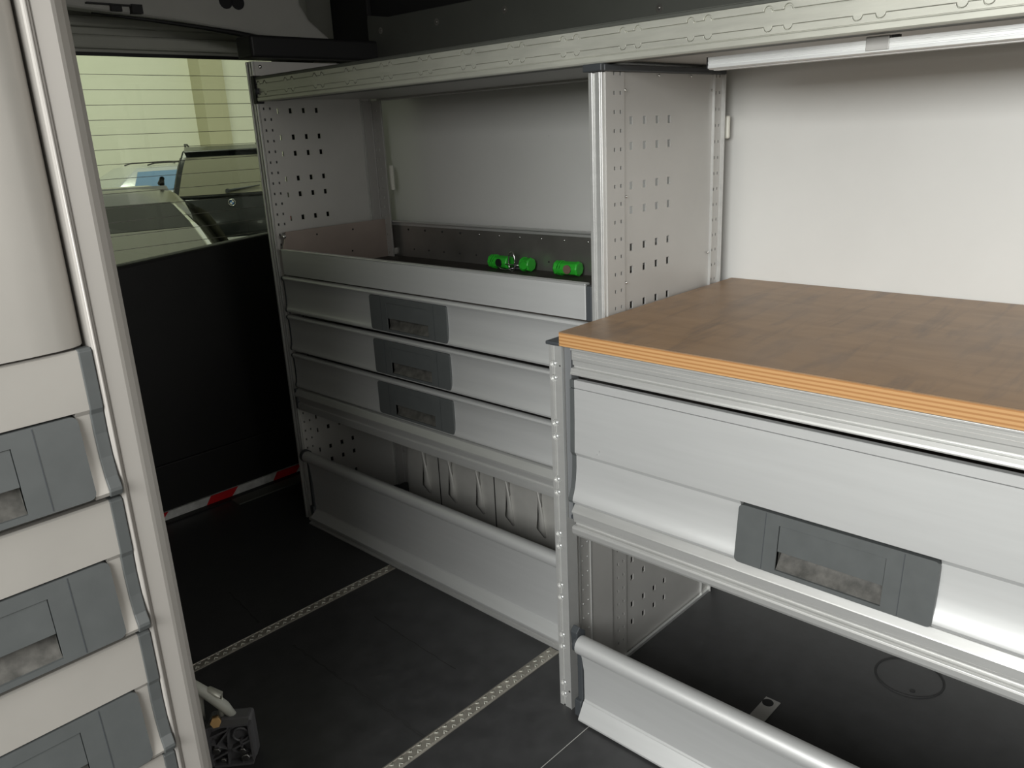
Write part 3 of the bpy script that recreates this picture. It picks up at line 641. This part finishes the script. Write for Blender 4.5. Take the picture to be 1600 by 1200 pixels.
MB().tube([(XB - .001, 2.272, 1.398 + .006), (XB - .001, 2.272, 1.398 - .010)], .008, 10).build('beam_screw', M['plastic_dk'], oh)
MB().box(XB + .012, XB + .055, Y0, Y1 - .02, 1.3675, 1.376).build('under_lip', M['ledge'], oh, bevel=.001)
MB().box(XB + .055, 1.80, Y0, Y1 - .02, 1.372, 1.380).build('shelf_tray', M['sheet'], oh)
MB().box(1.755, 1.80, Y0, Y1 - .02, 1.3665, 1.372).build('rear_lip', M['sheet'], oh, bevel=.001)
bp_ = MB().ext([(-.55, 1.44), (-.55, 1.60), (2.18, 1.612), (2.282, 1.628), (2.286, 1.61), (2.286, 1.38), (-.55, 1.38)], 1.770, 1.776, lambda u, v, a: (a, u, v)).build('back_panel', M['ledge'], oh, bevel=.002)
for y, z in ((2.219, 1.576), (1.952, 1.571), (1.672, 1.570), (1.17, 1.512)):
    MB().disc((1.7705, y, z), (-1, 0, 0), .010, .001, 14).dome((1.7695, y, z), (-1, 0, 0), .0045).build('panel_screw', M['sheet_dk'], bp_)
# strip light under the shelf
sl = empty('strip_light', (1.40, .38, 1.366), 'slim white aluminium strip light fixed under the front of the overhead shelf', 'light')
P = [(0, 1.3615), (0, 1.3565), (-.0012, 1.356), (-.0012, 1.3545), (0, 1.354), (0, 1.350), (-.0012, 1.3495), (-.0012, 1.348), (0, 1.3475), (.0005, 1.343), (-.006, 1.3405), (-.028, 1.3405), (-.030, 1.3615)]
hs_ = MB().ext(P, -.05, .820, XZ(1.40)).build('housing', mat('white_anodised_strip', (.86, .87, .86), .3, .35), sl)
MB().ext([(-.007, 1.3402), (-.027, 1.3402), (-.027, 1.3385), (-.007, 1.3385)], -.04, .812, XZ(1.40)).build('diffuser', M['sheet'], sl)
MB().box(1.402, 1.428, .820, .824, 1.341, 1.362).build('end_cap', M['black'], sl)
MB().box(1.3985, 1.401, .502, .538, 1.345, 1.366).box(1.3985, 1.43, .502, .538, 1.3635, 1.3665).build('clip', M['sheet'], sl, bevel=.001)
MB().box(1.401, 1.41, .488, .500, 1.3605, 1.366).build('cable_end', M['black'], sl)

# ================================================================ LEFT DRAWER CABINET
YL = 1.0
lc = empty('drawer_cabinet', (.12, YL, 0), 'warm grey drawer cabinet at the left with stacked drawers and rounded corner post', 'cabinet')
FX0 = -.24
# corner post: bright rib, groove, flat face, soft chamfer
Pp = [(.3265, .012), (.3265, -.001), (.3280, -.0035), (.3310, -.0035), (.3325, -.001), (.3335, .001), (.3355, .001), (.3365, -.002), (.356, -.002), (.3605, -.0005), (.3700, .006), (.3775, .014), (.380, .03), (.380, .06), (.3265, .06)]
po = MB().ext(Pp, 0, 1.75, lambda u, v, a: (u, YL + v, a), False).build('corner_post', M['cabpost'], lc)
MB().tube([(.3298, YL - .0035, 0), (.3298, YL - .0035, 1.75)], .0018, 8).build('post_rib', M['cabpost'], po)
MB().box(FX0, .378, YL + .06, 2.25, .0, 1.75).build('carcass', M['cab'], lc, bevel=.01)
# tall upper front, rolled at its right edge
P = [(FX0, .0)] + [(FX0, -.006), (.20, -.006), (.26, -.0055), (.29, -.003), (.308, .002), (.318, .009), (.3235, .018), (.3235, .03), (FX0, .03)]
uf = MB().ext(P, 1.034, 1.74, lambda u, v, a: (u, YL + v, a), True).build('upper_front', M['cab'], lc)
q = uf.modifiers.new('split', 'EDGE_SPLIT'); q.split_angle = math.radians(30)
def left_drawer(parent, zt):
    """zt = top edge; pitch .19"""
    zf = zt - .075; zb_ = zt - .183
    P = [(-.002, zt), (.001, zt - .002), (.001, zf + .002), (-.003, zf - .004), (-.004, zf - .030), (-.002, zf - .060), (.003, zf - .085), (.008, zf - .098), (.0095, zb_ + .005), (.007, zb_), (-.012, zb_), (-.012, zt)]
    top = P[:3] + [(-.012, zf + .002), (-.012, zt)]; mid = P[2:-1] + [(-.012, zf + .002)]
    o = MB().ext(top, FX0, .3105, YZ(YL), True).ext(mid, FX0, -.0235, YZ(YL), True).ext(mid, .2945, .3105, YZ(YL), True).ext([(-.029, zf), (-.029, zb_), (-.031, zb_), (-.031, zf)], -.0235, .2945, YZ(YL)).build('drawer', M['cab'], parent)
    for p in o.data.polygons: p.use_smooth = True
    q = o.modifiers.new('split', 'EDGE_SPLIT'); q.split_angle = math.radians(24)
    E = [(.000, zt + .001), (.0035, zt - .002), (.0035, zf + .002), (.001, zf - .004), (.000, zf - .030), (.002, zf - .060), (.006, zf - .085), (.0125, zf - .098), (.013, zb_ + .006), (.010, zb_ - .001), (-.012, zb_ - .001), (-.012, zt + .001)]
    MB().ext(E, .3105, .3255, YZ(YL)).build('drawer_end_cap', M['plastic'], o, bevel=.001)
    handle(o, lambda u, v, n: (-.024 + u, YL + .002 - n, zb_ + .004 + v), .319, .103)
    return o
for k in range(5): left_drawer(lc, 1.0305 - k * .1915)
MB().box(FX0, .326, YL + .032, YL + .05, 0, 1.74).build('inner_frame', M['cab'], lc)

# ================================================================ FLOOR RAILS
def lash_rail(x0, x1, y, wid, label, name='lashing_rail'):
    r = empty(name, ((x0 + x1) / 2, y, 0), label, 'rail', 'lashing rails let into the floor')
    b = MB().ext([(-wid, 0), (-wid, .0018), (-wid * .72, .0035), (-wid * .66, .0015), (wid * .66, .0015), (wid * .72, .0035), (wid, .0018), (wid, 0)], x0, x1, lambda u, v, a: (a, y + u, v))
    b.build('track', M['track'], r)
    b = MB(); n = int((x1 - x0) / .0125)
    for k in range(n):
        x = x0 + .006 + k * .0125; s = 1 if k % 2 else -1
        b.tube([(x - .005, y + s * wid * .62, .0022), (x, y + s * wid * .15, .0030), (x + .005, y + s * wid * .62, .0022)], .0016, 5)
    o = b.build('scalloped_lips', M['alu_beam'], r)
    return r
lash_rail(.10, 1.31, 1.812, .016, 'narrow metal lashing rail across the floor nearer the rear door')
lash_rail(.10, 1.31, 1.162, .016, 'narrow metal lashing rail across the floor ending at the corner of the low cabinet')
mp_ = empty('floor_plate', (1.40, .662, 0), 'small metal plate with a round hole on the floor inside the open bay', 'plate')
MB().box(1.25, 1.482, .645, .680, 0, .0022).build('plate', M['sheet'], mp_, bevel=.001)
MB().disc((1.464, .667, .0022), (0, 0, 1), .0125, .0006, 20).build('hole', M['black'], mp_)

# ================================================================ SMALL THINGS
# green fittings in the tray
def green_block(parent, L, R, hole, loc=(0, 0, 0), name='body'):
    b = MB(); b.tube([(-L / 2, 0, R), (-L / 2 + .004, 0, R), (-L / 2 + .005, 0, R), (-L / 2 + .012, 0, R), (L / 2 - .012, 0, R), (L / 2 - .004, 0, R), (L / 2, 0, R)], [R * .80, R * .98, R, R * .88, R * .92, R, R * .86], 8)
    o = b.build(name, M['green'], parent, local=True, bevel=.0012); o.location = loc
    MB().disc((L * .12, -R * .86, R), (0, -1, 0), R * .58, R * .12, 18).build('hole', hole, o, local=True)
    b = MB()
    for q in (-.30, -.20): b.tube([(L * q, R * .93 * math.cos(2 * PI * k / 16), R + R * .93 * math.sin(2 * PI * k / 16)) for k in range(16)], .0018, 5, closed=True)
    b.build('collar', M['green'], o, local=True)
    return o
A = empty('lashing_fitting', (1.735, 1.660, .858), 'two green plastic pieces joined by a bent steel ring, in the tray above the drawers', 'fitting', rz=-PI / 2)
A.rotation_euler = (0, 0, -PI / 2)
g1_ = green_block(A, .080, .021, M['black'], (-.041, 0, 0))
g2_ = green_block(A, .038, .021, M['green'], (.066, .0, 0))
b = MB(); b.tube([(.022 + .013 * math.cos(a), -.018, .028 + .028 * math.sin(a)) for a in [PI * 2 * k / 22 for k in range(22)]], .0022, 7, closed=True)
b.tube([(-.03, -.022, .012), (-.015, -.026, .006), (.005, -.028, .004), (.02, -.02, .008), (.05, -.004, .014)], .002, 7)
b.tube([(.0, -.022, .020), (.03, -.018, .019), (.06, -.008, .019)], .002, 7)
b.build('steel_ring', M['steel'], A, local=True)
MB().tube([(.012, -.016, .008), (.05, -.010, .009)], .005, 8).build('strap_end', M['black'], A, local=True)
Bf = empty('plug', (1.735, 1.441, .858), 'single green plastic plug with a round brown centre, near the divider panel', 'plug')
Bf.rotation_euler = (0, 0, -PI / 2 + .12)
green_block(Bf, .080, .0215, mat('brown_rubber', (.16, .10, .075), .7), (0, 0, 0))

# black ribbed bracket with screws standing on the floor
br = empty('floor_bracket', (.585, 1.42, 0), 'black ribbed plastic block with screws, on the floor beside the left cabinet', 'bracket', rz=.0)
br.rotation_euler = (0, 0, -.72)
MB().box(-.055, .035, .012, .05, 0, .105).build('block', M['bracket'], br, local=True, bevel=.008, seg=3)
b = MB(); b.box(-.055, -.050, -.004, .013, .004, .10).box(.030, .035, -.004, .013, .012, .098).box(-.05, .03, -.004, .013, 0.0, .005).box(-.05, .03, -.004, .013, .098, .103)
for (x0, z0, x1, z1) in ((-.05, .02, .03, .06), (-.05, .075, .01, .10), (-.05, .06, .03, .02), (-.02, .0, -.01, .10), (-.05, .04, .0, .10), (.01, .0, .012, .06)):
    v = Vector((x1 - x0, 0, z1 - z0)).normalized(); n = Vector((-v.z, 0, v.x)) * .002
    b.ext([(x0 + n.x, z0 + n.z), (x1 + n.x, z1 + n.z), (x1 - n.x, z1 - n.z), (x0 - n.x, z0 - n.z)], -.003, .013, lambda u, v_, a: (u, a, v_))
b.tube([(.012 + .016 * math.cos(2 * PI * k / 18), .004, .072 + .016 * math.sin(2 * PI * k / 18)) for k in range(18)], .003, 6, closed=True)
b.build('ribs', M['bracket'], br, local=True)
for x, z, rr in ((.014, .040, .007), (.018, .022, .009), (-.038, .045, .008), (-.028, .02, .006)):
    MB().disc((x, .002, z), (0, -1, 0), rr, .012, 6).build('screw', M['steel'], br, local=True, bevel=.001)
MB().tube([(-.075, .04, .09), (-.07, .04, .15), (-.045, .035, .165), (-.025, .03, .155), (-.02, .03, .13), (-.03, .03, .105)], .008, 10).build('hose', M['alu_beam'], br, local=True)
MB().tube([(-.09, .03, .20), (-.055, .035, .16), (-.02, .03, .125), (-.005, .03, .10)], [.010, .012, .012, .008], 10).build('pipe_elbow', M['header'], br, local=True)
MB().disc((-.034, .006, .112), (.3, -1, .4), .011, .022, 6).build('brass_nut', M['brass'], br, local=True)
